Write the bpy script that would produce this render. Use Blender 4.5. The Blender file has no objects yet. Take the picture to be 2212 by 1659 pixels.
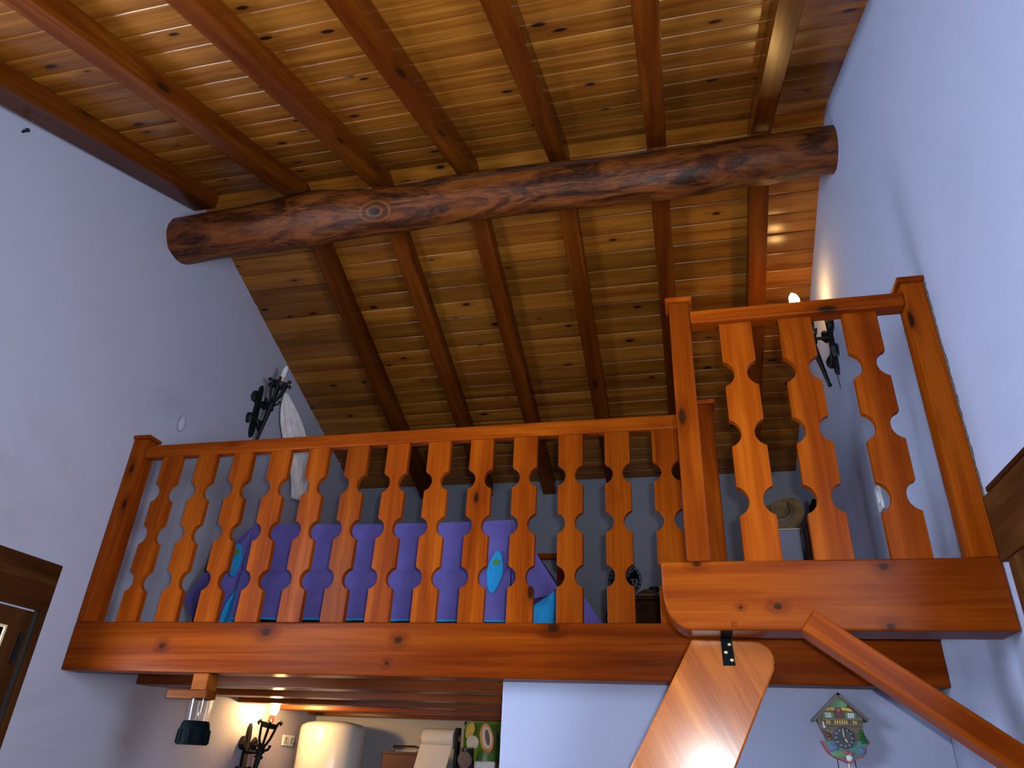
import bpy, bmesh, math, random
from mathutils import Vector, Matrix
random.seed(7)
C = bpy.context.scene.collection
S = bpy.context.scene
PI = math.pi
H = 1.6                      # eye height of the photographer above the room floor

# ------------------------------------------------------------------ camera
right = Vector((0.973114, 0.227153, 0.0378)); 
yaw, pit, rol = map(math.radians, (-14.54467, 28.45149, 2.91135))
fw = Vector((math.sin(yaw)*math.cos(pit), math.cos(yaw)*math.cos(pit), math.sin(pit)))
r0 = Vector((math.cos(yaw), -math.sin(yaw), 0)); u0 = r0.cross(fw)
right = math.cos(rol)*r0 + math.sin(rol)*u0
up = -math.sin(rol)*r0 + math.cos(rol)*u0
cam_d = bpy.data.cameras.new('camera'); cam = bpy.data.objects.new('camera', cam_d); C.objects.link(cam)
M = Matrix.Identity(4)
for i in range(3):
    M[i][0] = right[i]; M[i][1] = up[i]; M[i][2] = -fw[i]
M[2][3] = H
cam.matrix_world = M
cam_d.sensor_fit = 'HORIZONTAL'; cam_d.sensor_width = 36; cam_d.lens = 36*1557.12/2212
cam_d.clip_start = .01
S.camera = cam

# ------------------------------------------------------------------ world, flash, exposure
w = bpy.data.worlds.new('world'); S.world = w; w.use_nodes = True
w.node_tree.nodes['Background'].inputs[0].default_value = (.70, .84, 1, 1)
w.node_tree.nodes['Background'].inputs[1].default_value = 42
fl = bpy.data.lights.new('camera_flash', 'AREA'); fl.shape = 'RECTANGLE'; fl.size = .035; fl.size_y = .02
fl.energy = 54; fl.color = (.84, .94, 1)
flo = bpy.data.objects.new('camera_flash', fl); C.objects.link(flo)
FM = M.copy(); p = Vector((0, 0, H)) + right*.055 + up*.04 - fw*.005
for i in range(3): FM[i][3] = p[i]
flo.matrix_world = FM
S.view_settings.view_transform = 'Standard'; S.view_settings.look = 'None'
S.view_settings.gamma = 1; S.view_settings.use_curve_mapping = False
S.view_settings.exposure = -.12

# ------------------------------------------------------------------ materials
class NT:
    def __init__(s, name):
        s.m = bpy.data.materials.new(name); s.m.use_nodes = True
        s.t = s.m.node_tree; s.b = s.t.nodes['Principled BSDF']
    def n(s, typ, ins=None, **kw):
        nd = s.t.nodes.new(typ)
        for k, v in kw.items(): setattr(nd, k, v)
        for k, v in (ins or {}).items():
            if isinstance(v, tuple) and len(v) == 2 and isinstance(v[0], bpy.types.Node): s.t.links.new(v[0].outputs[v[1]], nd.inputs[k])
            else: nd.inputs[k].default_value = v
        return nd
    def set(s, **kw):
        for k, v in kw.items():
            k = k.replace('_', ' ')
            if isinstance(v, tuple) and isinstance(v[0], bpy.types.Node): s.t.links.new(v[0].outputs[v[1]], s.b.inputs[k])
            else: s.b.inputs[k].default_value = v
    def ramp(s, fac, stops):
        r = s.n('ShaderNodeValToRGB', {'Fac': fac}); e = r.color_ramp.elements
        while len(e) < len(stops): e.new(.5)
        for el, (p, c) in zip(e, stops): el.position = p; el.color = (*c, 1)
        return r
    def bump(s, fac, strength, dist=.002):
        b = s.n('ShaderNodeBump', {'Height': fac, 'Strength': strength, 'Distance': dist})
        s.t.links.new(b.outputs[0], s.b.inputs['Normal'])

def plain(name, col, rough=.5, metal=0., spec=.5, noise=.12, nscale=30, **kw):
    t = NT(name)
    tc = t.n('ShaderNodeTexCoord')
    nz = t.n('ShaderNodeTexNoise', {'Vector': (tc, 'Object'), 'Scale': nscale, 'Detail': 4.})
    a = tuple(c*(1-noise) for c in col); b = tuple(min(1, c*(1+noise)) for c in col)
    r = t.ramp((nz, 'Fac'), [(.3, a), (.7, b)])
    t.set(Base_Color=(r, 'Color'), Roughness=rough, Metallic=metal, Specular_IOR_Level=spec)
    for k, v in kw.items(): t.set(**{k: v})
    return t.m

def wood(name, light, mid, dark, axis='X', rough=.31, knots=.5, knot_col=(.02, .006, .002), spec=.045,
         cross=11., along=.9, var=.35, knot_scale=(2.6, 7.), coat=0., rot=(0, 0, 0), halo=.55, rbump=.06, pts=()):
    t = NT(name)
    tc = t.n('ShaderNodeTexCoord'); oi = t.n('ShaderNodeObjectInfo')
    off = t.n('ShaderNodeVectorMath', {0: (oi, 'Random'), 1: (37.3, 19.1, 53.7)}, operation='MULTIPLY')
    r0_ = t.n('ShaderNodeMapping', {'Vector': (tc, 'Object'), 'Rotation': rot})
    co = t.n('ShaderNodeVectorMath', {0: (r0_, 0), 1: (off, 0)}, operation='ADD')
    def sc(a, c): return tuple(a if ax == axis else c for ax in 'XYZ')
    # knots
    km = t.n('ShaderNodeMapping', {'Vector': (co, 0), 'Scale': sc(*knot_scale)})
    vo = t.n('ShaderNodeTexVoronoi', {'Vector': (km, 0), 'Scale': 1.})
    sep = t.n('ShaderNodeSeparateColor', {'Color': (vo, 'Color')})
    on = t.n('ShaderNodeMath', {0: (sep, 0), 1: 1-knots}, operation='GREATER_THAN')
    kd = t.n('ShaderNodeMapRange', {'Value': (vo, 'Distance'), 'From Min': .085, 'From Max': .14, 'To Min': 1., 'To Max': 0.})
    kk = t.n('ShaderNodeMath', {0: (kd, 0), 1: (on, 0)}, operation='MULTIPLY')
    hd = t.n('ShaderNodeMapRange', {'Value': (vo, 'Distance'), 'From Min': .085, 'From Max': .36, 'To Min': 1., 'To Max': 0.})
    hh = t.n('ShaderNodeMath', {0: (hd, 0), 1: (on, 0)}, operation='MULTIPLY')
    # knots whose place the photograph shows (object space: x, y, z, radius)
    for px, py, pz, pr in pts:
        d0 = t.n('ShaderNodeVectorMath', {0: (tc, 'Object'), 1: (px, py, pz)}, operation='SUBTRACT')
        d1 = t.n('ShaderNodeVectorMath', {0: (d0, 0), 1: sc(.75/pr, 1/pr)}, operation='MULTIPLY')
        d2 = t.n('ShaderNodeVectorMath', {0: (d1, 0)}, operation='LENGTH')
        k1 = t.n('ShaderNodeMapRange', {'Value': (d2, 'Value'), 'From Min': .7, 'From Max': 1.1, 'To Min': .92, 'To Max': 0.})
        k2 = t.n('ShaderNodeMapRange', {'Value': (d2, 'Value'), 'From Min': .8, 'From Max': 3.6, 'To Min': 1., 'To Max': 0.})
        kk = t.n('ShaderNodeMath', {0: (kk, 0), 1: (k1, 0)}, operation='MAXIMUM')
        hh = t.n('ShaderNodeMath', {0: (hh, 0), 1: (k2, 0)}, operation='MAXIMUM')
    # grain, bent around the knots
    bend = t.n('ShaderNodeVectorMath', {0: (co, 0)}, operation='ADD')
    bs = t.n('ShaderNodeMath', {0: (hh, 0), 1: .012}, operation='MULTIPLY')
    t.t.links.new(bs.outputs[0], bend.inputs[1])
    gm = t.n('ShaderNodeMapping', {'Vector': (bend, 0), 'Scale': sc(along, cross)})
    g1 = t.n('ShaderNodeTexNoise', {'Vector': (gm, 0), 'Scale': 1., 'Detail': 5., 'Roughness': .6, 'Distortion': .5})
    fm = t.n('ShaderNodeMapping', {'Vector': (bend, 0), 'Scale': sc(1.6, 95.)})
    g2 = t.n('ShaderNodeTexNoise', {'Vector': (fm, 0), 'Scale': 1., 'Detail': 3.})
    mx = t.n('ShaderNodeMath', {0: (g2, 'Fac'), 1: .28}, operation='MULTIPLY')
    ad = t.n('ShaderNodeMath', {0: (g1, 'Fac'), 1: (mx, 0)}, operation='ADD')
    col = t.ramp((ad, 0), [(.45, light), (.62, mid), (.86, dark)])
    # tone per piece
    hv = t.n('ShaderNodeMapRange', {'Value': (oi, 'Random'), 'From Min': .55, 'From Max': 1., 'To Min': 1., 'To Max': 1-var})
    hsv = t.n('ShaderNodeHueSaturation', {'Color': (col, 'Color'), 'Value': (hv, 0)})
    hm = t.n('ShaderNodeMath', {0: (hh, 0), 1: halo}, operation='MULTIPLY')
    m1 = t.n('ShaderNodeMix', data_type='RGBA'); t.t.links.new(hm.outputs[0], m1.inputs[0]); t.t.links.new(hsv.outputs[0], m1.inputs[6]); m1.inputs[7].default_value = (*[c*.75 for c in dark], 1)
    m2 = t.n('ShaderNodeMix', data_type='RGBA'); t.t.links.new(kk.outputs[0], m2.inputs[0]); t.t.links.new(m1.outputs[2], m2.inputs[6]); m2.inputs[7].default_value = (*knot_col, 1)
    t.set(Base_Color=(m2, 2), Roughness=rough, Specular_IOR_Level=spec, Coat_Weight=coat, Coat_Roughness=.12)
    t.bump((ad, 0), rbump, .004)
    return t.m

def plaster(name, col, stain, rough=.9):
    t = NT(name)
    tc = t.n('ShaderNodeTexCoord')
    n1 = t.n('ShaderNodeTexNoise', {'Vector': (tc, 'Object'), 'Scale': 1.3, 'Detail': 6., 'Roughness': .65, 'Distortion': .6})
    n2 = t.n('ShaderNodeTexNoise', {'Vector': (tc, 'Object'), 'Scale': 120., 'Detail': 4.})
    n3 = t.n('ShaderNodeTexNoise', {'Vector': (tc, 'Object'), 'Scale': 7., 'Detail': 5.})
    r = t.ramp((n1, 'Fac'), [(.3, col), (.56, tuple(c*.97 for c in col)), (.74, stain)])
    sp = t.ramp((n2, 'Fac'), [(.28, (.72, .72, .72)), (.36, (1, 1, 1))])
    m = t.n('ShaderNodeMix', data_type='RGBA', blend_type='MULTIPLY'); m.inputs[0].default_value = .35
    t.t.links.new(r.outputs[0], m.inputs[6]); t.t.links.new(sp.outputs[0], m.inputs[7])
    ad = t.n('ShaderNodeMath', {0: (n2, 'Fac'), 1: (n3, 'Fac')}, operation='ADD')
    t.set(Base_Color=(m, 2), Roughness=rough, Specular_IOR_Level=.15)
    t.bump((ad, 0), .3, .006)
    return t.m

def emit(name, col, strength):
    t = NT(name)
    lw = t.n('ShaderNodeLayerWeight', {'Blend': .4})
    r = t.ramp((lw, 'Facing'), [(0., tuple(min(1, c*1.05) for c in col)), (1., tuple(c*.8 for c in col))])
    t.set(Base_Color=(0, 0, 0, 1), Emission_Color=(r, 'Color'), Emission_Strength=strength)
    return t.m

LIGHT, MID, DARK = (.26, .052, .0026), (.185, .030, .0013), (.09, .011, .0005)
W = {a: wood('varnished_pine_' + a, LIGHT, MID, DARK, a, knots=.5, knot_scale=(3.2, 9.)) for a in 'XYZ'}
WB = wood('baluster_pine', (.27, .056, .003), (.20, .034, .0015), (.11, .014, .0006), 'Z', knots=.35, var=.25, knot_scale=(3.6, 8.))
WST = wood('stringer_pine', (.40, .115, .014), (.31, .075, .007), (.17, .032, .003), 'Z', rot=(0, math.radians(27.5), 0), knots=.5, rough=.21, spec=.32)
WBR = wood('brace_pine', LIGHT, MID, DARK, 'X', rot=(0, math.radians(-36), 0), knots=.5)
WPL = wood('ceiling_pine', (.32, .118, .015), (.24, .078, .008), (.14, .032, .003), 'X', knots=.8, rough=.25, var=.5, cross=13., knot_scale=(3.6, 9.), spec=.4, along=.8, halo=.4)
WJO = wood('joist_pine', (.30, .075, .006), (.21, .042, .003), (.11, .017, .001), 'X', knots=.4, rough=.33, spec=.3)
WDK = wood('dark_stained_wood', (.07, .025, .007), (.045, .014, .0035), (.022, .006, .0015), 'Y', knots=.2, rough=.4)
WDZ = wood('dark_door_wood', (.085, .032, .009), (.055, .018, .005), (.026, .008, .002), 'Z', knots=.2, rough=.45)
WCH = wood('dark_chest_wood', (.06, .018, .007), (.035, .010, .004), (.015, .004, .002), 'X', knots=.2, rough=.4)
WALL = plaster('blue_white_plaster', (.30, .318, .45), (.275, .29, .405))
WALLL = plaster('warm_lit_plaster', (.33, .31, .39), (.27, .255, .29))  # warmer light of the left wall is put into this tint
WALLB = plaster('shaded_plaster', (.20, .215, .265), (.17, .175, .20))  # darkened plaster: the dimmer light at the back is put into the colour
FLOOR = plain('terracotta_floor', (.12, .055, .03), .6, nscale=8)
IRON = plain('black_wrought_iron', (.004, .006, .007), .5, 0., .25)
BLACKP = plain('black_plastic', (.002, .004, .005), .55, 0., .02)
BRASS = plain('brass_screw', (.75, .55, .25), .3, .9)
WHITEP = plain('white_plastic', (.62, .64, .68), .4)
ENAMEL = plain('white_enamel', (.72, .72, .70), .22, noise=.02)
PURPLE = plain('purple_cotton', (.11, .088, .30), .85, spec=.1, noise=.12, nscale=9)
CYAN = plain('turquoise_cotton', (.02, .25, .55), .8, spec=.1, noise=.1)
GREEN = plain('green_cotton', (.06, .20, .02), .8)
CLOTHW = plain('sheer_white_cloth', (.62, .54, .54), .8, spec=.1, noise=.18, nscale=14)
STRAW = plain('woven_straw', (.19, .125, .06), .7, noise=.3, nscale=90)
STRAWB = plain('pale_hat_band', (.32, .27, .25), .7)
CANDLE = plain('candle_sleeve', (.62, .33, .20), .5)
BULBOFF = plain('unlit_glass_bulb', (.62, .62, .66), .2)
BULBON = emit('glowing_bulb', (1, .55, .17), 150)
BULBK = emit('bright_glowing_bulb', (1, .57, .19), 600)
PAPER = plain('kitchen_paper', (.74, .70, .68), .9, noise=.03)
BAGG = plain('green_packet', (.10, .24, .02), .35)
BAGY = plain('yellow_packet', (.5, .36, .02), .35)
BAGO = plain('orange_ring', (.62, .24, .03), .4)
BAGW = plain('white_oval', (.55, .55, .50), .4)
LID = plain('brown_jar_lid', (.12, .065, .04), .45)
BOXW = plain('red_brown_box', (.075, .018, .006), .5)
def glass_mat():
    t = NT('clear_glass'); t.set(Base_Color=(.95, .97, 1, 1), Roughness=.04, Transmission_Weight=1., IOR=1.3); return t.m
GLASS = glass_mat()
CLK = {k: plain('clock_' + k, v, .6, noise=.25, nscale=160) for k, v in dict(
    wood=(.13, .10, .07), roof=(.10, .075, .08), green=(.10, .22, .10), yellow=(.55, .34, .05), dial=(.03, .04, .06), red=(.34, .07, .09),
    white=(.6, .62, .66), leaf=(.02, .13, .03), door=(.10, .035, .03), teal=(.05, .16, .15), blue=(.08, .12, .24), cream=(.55, .42, .25)).items()}

# ------------------------------------------------------------------ mesh helpers
class MB:
    def __init__(s): s.v = []; s.f = []; s.M = None
    def add(s, vs, fs):
        o = len(s.v)
        if s.M is not None: vs = [s.M @ Vector(v) for v in vs]
        s.v += [tuple(v) for v in vs]; s.f += [tuple(i+o for i in f) for f in fs]; return s
    def box(s, x0, x1, y0, y1, z0, z1):
        return s.add([(x0,y0,z0),(x1,y0,z0),(x1,y1,z0),(x0,y1,z0),(x0,y0,z1),(x1,y0,z1),(x1,y1,z1),(x0,y1,z1)],
                     [(0,3,2,1),(4,5,6,7),(0,1,5,4),(1,2,6,5),(2,3,7,6),(3,0,4,7)])
    def prism(s, poly, plane, a, b):
        def P(p, t): return (p[0], t, p[1]) if plane == 'XZ' else ((t, p[0], p[1]) if plane == 'YZ' else (p[0], p[1], t))
        n = len(poly)
        return s.add([P(p, a) for p in poly] + [P(p, b) for p in poly],
                     [tuple(range(n)), tuple(range(2*n-1, n-1, -1))] + [(i, (i+1) % n, n+(i+1) % n, n+i) for i in range(n)])
    def tube(s, pts, rad, n=10, caps=True):
        pts = [Vector(p) for p in pts]
        if not isinstance(rad, (list, tuple)): rad = [rad]*len(pts)
        vs, fs = [], []; prev = None
        for i, p in enumerate(pts):
            d = (pts[min(i+1, len(pts)-1)] - pts[max(i-1, 0)]).normalized()
            if prev is None: a = d.orthogonal().normalized()
            else: a = (prev - d*prev.dot(d)).normalized()
            prev = a; b = d.cross(a)
            for k in range(n): vs.append(p + (a*math.cos(2*PI*k/n) + b*math.sin(2*PI*k/n))*rad[i])
        for i in range(len(pts)-1):
            for k in range(n): fs.append((i*n+k, i*n+(k+1) % n, (i+1)*n+(k+1) % n, (i+1)*n+k))
        if caps: fs += [tuple(range(n)), tuple((len(pts)-1)*n+k for k in range(n))]
        return s.add(vs, fs)
    def lathe(s, c, prof, n=20, axis='Z'):       # prof: (radius, height)
        vs, fs = [], []
        for r, h in prof:
            for k in range(n):
                a, b = r*math.cos(2*PI*k/n), r*math.sin(2*PI*k/n)
                q = (a, b, h) if axis == 'Z' else ((a, h, b) if axis == 'Y' else (h, a, b))
                vs.append((c[0]+q[0], c[1]+q[1], c[2]+q[2]))
        m = len(prof)
        for i in range(m-1):
            for k in range(n): fs.append((i*n+k, i*n+(k+1) % n, (i+1)*n+(k+1) % n, (i+1)*n+k))
        fs += [tuple(range(n)), tuple((m-1)*n+k for k in range(n))]
        return s.add(vs, fs)
    def ball(s, c, rx, ry, rz, n=12, m=8):
        vs, fs = [], []
        for i in range(1, m):
            t = PI*i/m
            for k in range(n): vs.append((c[0]+rx*math.sin(t)*math.cos(2*PI*k/n), c[1]+ry*math.sin(t)*math.sin(2*PI*k/n), c[2]+rz*math.cos(t)))
        for i in range(m-2):
            for k in range(n): fs.append((i*n+k, i*n+(k+1) % n, (i+1)*n+(k+1) % n, (i+1)*n+k))
        fs += [tuple(range(n)), tuple((m-2)*n+k for k in range(n))]
        return s.add(vs, fs)
    def grid(s, f, nu, nv):
        vs = [f(i/nu, j/nv) for j in range(nv+1) for i in range(nu+1)]
        return s.add(vs, [(j*(nu+1)+i, j*(nu+1)+i+1, (j+1)*(nu+1)+i+1, (j+1)*(nu+1)+i) for j in range(nv) for i in range(nu)])

def mesh_from(name, mb, mat, bevel=0., smooth=False, org=Vector((0, 0, 0)), solid=0.):
    me = bpy.data.meshes.new(name)
    me.from_pydata([tuple(Vector(v)-org) for v in mb.v], [], mb.f); me.materials.append(mat)
    bm = bmesh.new(); bm.from_mesh(me)
    bmesh.ops.remove_doubles(bm, verts=bm.verts, dist=1e-5)
    bmesh.ops.recalc_face_normals(bm, faces=bm.faces)
    if solid: bmesh.ops.solidify(bm, geom=list(bm.faces), thickness=solid)
    if bevel:
        es = [e for e in bm.edges if len(e.link_faces) == 2 and e.calc_face_angle(0) > .6]
        bmesh.ops.bevel(bm, geom=es, offset=bevel, segments=2, profile=.5, affect='EDGES', clamp_overlap=True)
    if smooth:
        for f in bm.faces: f.smooth = True
        for e in bm.edges:
            if len(e.link_faces) == 2 and e.calc_face_angle(0) > .8: e.smooth = False
    bm.to_mesh(me); bm.free()
    return me
def tag(o, label=None, cat=None, group=None, kind=None):
    if label: o['label'] = label
    if cat: o['category'] = cat
    if group: o['group'] = group
    if kind: o['kind'] = kind
    return o
def root(name, loc, label, cat, group=None):
    o = bpy.data.objects.new(name, None); o.empty_display_size = .05; o.location = loc; C.objects.link(o)
    return tag(o, label, cat, group)
def worldloc(o):
    l = o.location.copy()
    while o.parent: o = o.parent; l += o.location
    return l
def part(name, mb, mat, parent=None, bevel=0., smooth=False, label=None, solid=0., atcenter=True):
    """one mesh object from world-space geometry; its origin sits in its own middle"""
    org = sum((Vector(v) for v in mb.v), Vector())/len(mb.v) if atcenter else Vector()
    me = mesh_from(name, mb, mat, bevel, smooth, org, solid)
    o = bpy.data.objects.new(name, me); C.objects.link(o)
    o.location = org - (worldloc(parent) if parent else Vector())
    if parent: o.parent = parent
    if label: o['label'] = label
    return o
def single(name, mb, mat, label, cat, group=None, **kw): return tag(part(name, mb, mat, **kw), label, cat, group)
def struct(name, mb, mat, parent=None, **kw):
    o = part(name, mb, mat, parent, **kw)
    if not parent: o['kind'] = 'structure'
    return o
def B(*a): return MB().box(*a)

# ------------------------------------------------------------------ dimensions
XL, XR, YF, YB = -2.97, .894, -3.4, 5.8
YR, ZR = 3.0, 3.25 + H                     # ridge of the boarded ceiling
SF, SB = .40, .355                         # slopes of the two sides
LOFT, BT = 3.1, H                          # loft front plane
ZBB, ZBT = .3485 + H, .571 + H             # loft beam, bottom and top
LY = 2.362                                 # landing front plane
def zc(y): return ZR - (SF*(YR-y) if y < YR else SB*(y-YR))

# ------------------------------------------------------------------ room shell
struct('floor', B(XL-.2, XR+.2, YF-.2, YB+.2, -.15, 0), FLOOR)
PX_ = -.70
gable = [(YF-.2, 0), (YB+.2, 0), (YB+.2, zc(YB+.2)), (YR, ZR), (YF-.2, zc(YF-.2))]
WA, WBY, WZ0, WZ1 = 2.12, 2.712, .65, .475+H          # glazing of the door in the left wall
def pane_mat():
    t = NT('window_glass'); tr = t.n('ShaderNodeBsdfTransparent'); gl = t.n('ShaderNodeBsdfGlossy', {'Roughness': .02})
    mxs = t.n('ShaderNodeMixShader', {0: .06, 1: (tr, 0), 2: (gl, 0)}); t.t.links.new(mxs.outputs[0], t.t.nodes['Material Output'].inputs[0]); return t.m
PANE = pane_mat()
def side_wall(name, x, out, holes, mat):
    """gable wall in upright strips, with a hole (y0, y1, z0, z1) wherever daylight comes in"""
    m = MB(); y = YF-.2
    def strip(a, b, f0=None, f1=None):
        def top(q): return zc(q)
        ys = [a] + ([YR] if a < YR < b else []) + [b]
        m.prism([(a, f0 or 0), (b, f0 or 0)] + ([(q, f1) for q in (b, a)] if f1 else [(q, top(q)) for q in ys[::-1]]), 'YZ', out, x)
    for a, b, z0, z1 in holes:
        strip(y, a); strip(a, b, 0, z0); strip(a, b, z1); y = b
    strip(y, YB+.2)
    return struct(name, m, mat)
LW = (-.1, 1.25, .55+H, 1.75+H); RW = (.05, 1.3, .0+H, 1.4+H)  # openings for two unseen windows, added to bring in fill daylight
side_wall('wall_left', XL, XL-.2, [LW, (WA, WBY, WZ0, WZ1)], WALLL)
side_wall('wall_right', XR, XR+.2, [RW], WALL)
def fill_window(name, x, sg, hole):
    a, b, z0, z1 = hole
    w_ = bpy.data.objects.new(name, None); C.objects.link(w_); w_.location = (x, a, z0); w_['kind'] = 'structure'
    q0, q1 = sorted((x+sg*.09, x+sg*.14))
    part('frame', B(q0, q1, a, a+.05, z0, z1).box(q0, q1, b-.05, b, z0, z1).box(q0, q1, a, b, z0, z0+.05).box(q0, q1, a, b, z1-.05, z1), WDZ, w_)
    part('pane', B(x+sg*.113, x+sg*.117, a+.04, b-.04, z0+.04, z1-.04), PANE, w_)
    po = bpy.data.lights.new('window_portal', 'AREA'); po.shape = 'RECTANGLE'; po.size = z1-z0; po.size_y = b-a; po.cycles.is_portal = True
    pob = bpy.data.objects.new('window_portal', po); C.objects.link(pob); pob.location = (x+sg*.16, (a+b)/2, (z0+z1)/2); pob.rotation_euler = (0, sg*PI/2, 0)
fill_window('fill_window_left', XL, -1, LW); fill_window('fill_window_right', XR, 1, RW)  # added windows out of view, brightening the opposite walls
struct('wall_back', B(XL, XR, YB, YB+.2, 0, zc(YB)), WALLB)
struct('wall_kitchen', B(XL, PX_, YB-.012, YB, 0, .53+H), plaster('lit_kitchen_plaster', (.40, .385, .40), (.34, .32, .33)))  # thin panel with the brighter kitchen light put into its plaster colour
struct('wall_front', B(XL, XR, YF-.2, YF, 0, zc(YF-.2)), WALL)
# wall closing off the kitchen to the right of its opening
PX, PY = -.812, 3.235
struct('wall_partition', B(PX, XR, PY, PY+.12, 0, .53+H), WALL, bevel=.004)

# ceiling: roof deck with every board below it
deck = MB()
for y0, y1 in ((YF-.2, YR), (YR, YB+.2)):
    deck.prism([(y0, zc(y0)+.022), (y1, zc(y1)+.022), (y1, zc(y1)+.06), (y0, zc(y0)+.06)], 'YZ', XL-.2, XR+.2)
ceil = struct('ceiling', deck, WPL)
def board_mesh(w_, name):
    g, t = .0092, .0225
    h = w_/2 - .0004
    # profile across the board (local y along slope, z up): V-chamfered lower edges
    prof = [(h-g+g*math.sin(PI/2*k/5), g-g*math.cos(PI/2*k/5)) for k in range(6)] + [(h, t), (-h, t)] + \
           [(-h+g-g*math.cos(PI/2*k/5), g-g*math.sin(PI/2*k/5)) for k in range(6)]
    mb = MB().prism(prof, 'YZ', XL, XR)
    return mesh_from(name, mb, WPL, smooth=True)
def lay(me, y_of, n, slope_ang):
    for k in range(n):
        y = y_of(k)
        o = bpy.data.objects.new('plank', me); C.objects.link(o); o.parent = ceil
        o.location = Vector((0, y, zc(y))) - ceil.location; o.rotation_euler = (slope_ang, 0, 0)
af, ab = math.atan(SF), -math.atan(SB)
PF, PB = .1263, .1255
mf = board_mesh(PF/math.cos(af), 'plank'); mb_ = board_mesh(PB/math.cos(ab), 'plank')
yf0 = 2.415 + PF/2 + 3*PF                  # topmost front board just short of the ridge
lay(mf, lambda k: yf0 + PF - PF*k, 53, af)
yb0 = 3.46 - PB*3.5
lay(mb_, lambda k: yb0 + PB*k, 24, ab)

# rafters
ords = ['against the left wall', 'second from the left wall', 'third from the left wall', 'fourth from the left wall', 'fifth from the left wall',
        'third from the right wall', 'nearest the right wall']
ords = ['against the left wall', 'first in from the left wall', 'second in from the left wall', 'third in from the left wall', 'left of the middle post', 'in line with the middle post', 'nearest the right wall']
RX = [-2.29 + .5565*i for i in range(-1, 6)]
def rafter_mb(xl0, xr0, xl1, xr1, y0, y1):
    top = -.002; bot = -.122
    vs = []
    for y, a, b in ((y0, xl0, xr0), (y1, xl1, xr1)):
        z = zc(y); vs += [(a, y, z+bot), (b, y, z+bot), (b, y, z+top), (a, y, z+top)]
    return MB().add(vs, [(0,1,2,3), (7,6,5,4), (0,4,5,1), (1,5,6,2), (2,6,7,3), (3,7,4,0)])
WRF = wood('front_rafter_pine', (.145, .034, .0028), (.10, .020, .0014), (.055, .008, .0006), 'Y', knots=.45, rough=.23, var=.25, spec=.16, rot=(-af, 0, 0))
WRB = wood('back_rafter_pine', (.145, .034, .0028), (.10, .020, .0014), (.055, .008, .0006), 'Y', knots=.45, rough=.30, var=.25, spec=.12, rot=(-ab, 0, 0))
flab = ['front rafter running down along the left wall', 'front rafter first in from the left wall, big black knot near its lower end',
        'front rafter second in from the left wall', 'front rafter meeting the log left of its middle, third in from left',
        'front rafter meeting the log right of its middle', 'front rafter in line with the landing post, seen almost straight on',
        'front rafter nearest the right wall, catching lamp glow']
blab = ['', 'back rafter nearest the left wall, above the wall torch', 'back rafter second from the left wall, beyond the log',
        'back rafter third from the left wall, beyond the log', 'back rafter fourth from the left wall, ending above the fan',
        'back rafter running down behind the top of the landing post', 'back rafter nearest the right wall, beside the glowing lamp']
for i, x in enumerate(RX):
    if i == 0: mbx = rafter_mb(-2.80, -2.69, -2.955, -2.80, YF, YR-.02)
    else: mbx = rafter_mb(x, x+.107, x, x+.107, YF, YR-.002)
    single('rafter', mbx, WRF, flab[i], 'beam', 'rafters of the front roof slope', bevel=.004)
    if i:
        single('rafter', rafter_mb(x, x+.107, x, x+.107, YR+.002, YB), WRB, blab[i], 'beam', 'rafters of the back roof slope', bevel=.004)

# ridge log
def log_mb():
    ks = [(-2.97, 43.96, 2.02), (-2.5, 44.15, 2.06), (-2.05, 44.4, 2.17), (-1.6, 44.25, 1.88), (-1.05, 44.46, 1.85), (-.6, 44.38, 1.80), (-.1, 44.17, 1.79), (.2, 44.2, 1.77), (.47, 44.38, 1.66), (.9, 44.4, 1.65)]
    def at(x):
        for (a, b) in zip(ks, ks[1:]):
            if x <= b[0]:
                t = max(0, (x-a[0])/(b[0]-a[0])); t = t*t*(3-2*t)
                return a[1]+(b[1]-a[1])*t, a[2]+(b[2]-a[2])*t
        return ks[-1][1:]
    from mathutils import noise
    n, m = 40, 130; vs, fs = [], []
    bumps = [(-1.62, 222, .018, .09), (.55, 300, .02, .12), (.05, 285, .012, .09), (-.35, 270, .01, .07), (-2.1, 280, .012, .12), (.25, 235, .012, .06)]
    for i in range(m+1):
        x = XL-.02 + (XR-XL+.04)*i/m
        e, hw = at(x); y = 2.975 + .06*(x-XL)/(XR-XL); z = y*math.tan(math.radians(e)) + H
        r = math.hypot(y, z-H)*math.sin(math.radians(hw))
        for k in range(n):
            a = 2*PI*k/n
            q = Vector((x*1.3, math.cos(a)*.9, math.sin(a)*.9))
            rr = r*(1 + .045*noise.noise(q*2.1) + .03*noise.noise(q*5))
            for bx, ba, bh, bw in bumps:
                da = (math.degrees(a) - ba + 180) % 360 - 180
                rr += bh*math.exp(-((x-bx)/bw)**2 - (da/32)**2)
            vs.append((x, y+rr*math.cos(a), z+rr*math.sin(a)))
    for i in range(m):
        for k in range(n): fs.append((i*n+k, i*n+(k+1) % n, (i+1)*n+(k+1) % n, (i+1)*n+k))
    fs += [tuple(range(n)), tuple(m*n+k for k in range(n))]
    return MB().add(vs, fs)
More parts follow.
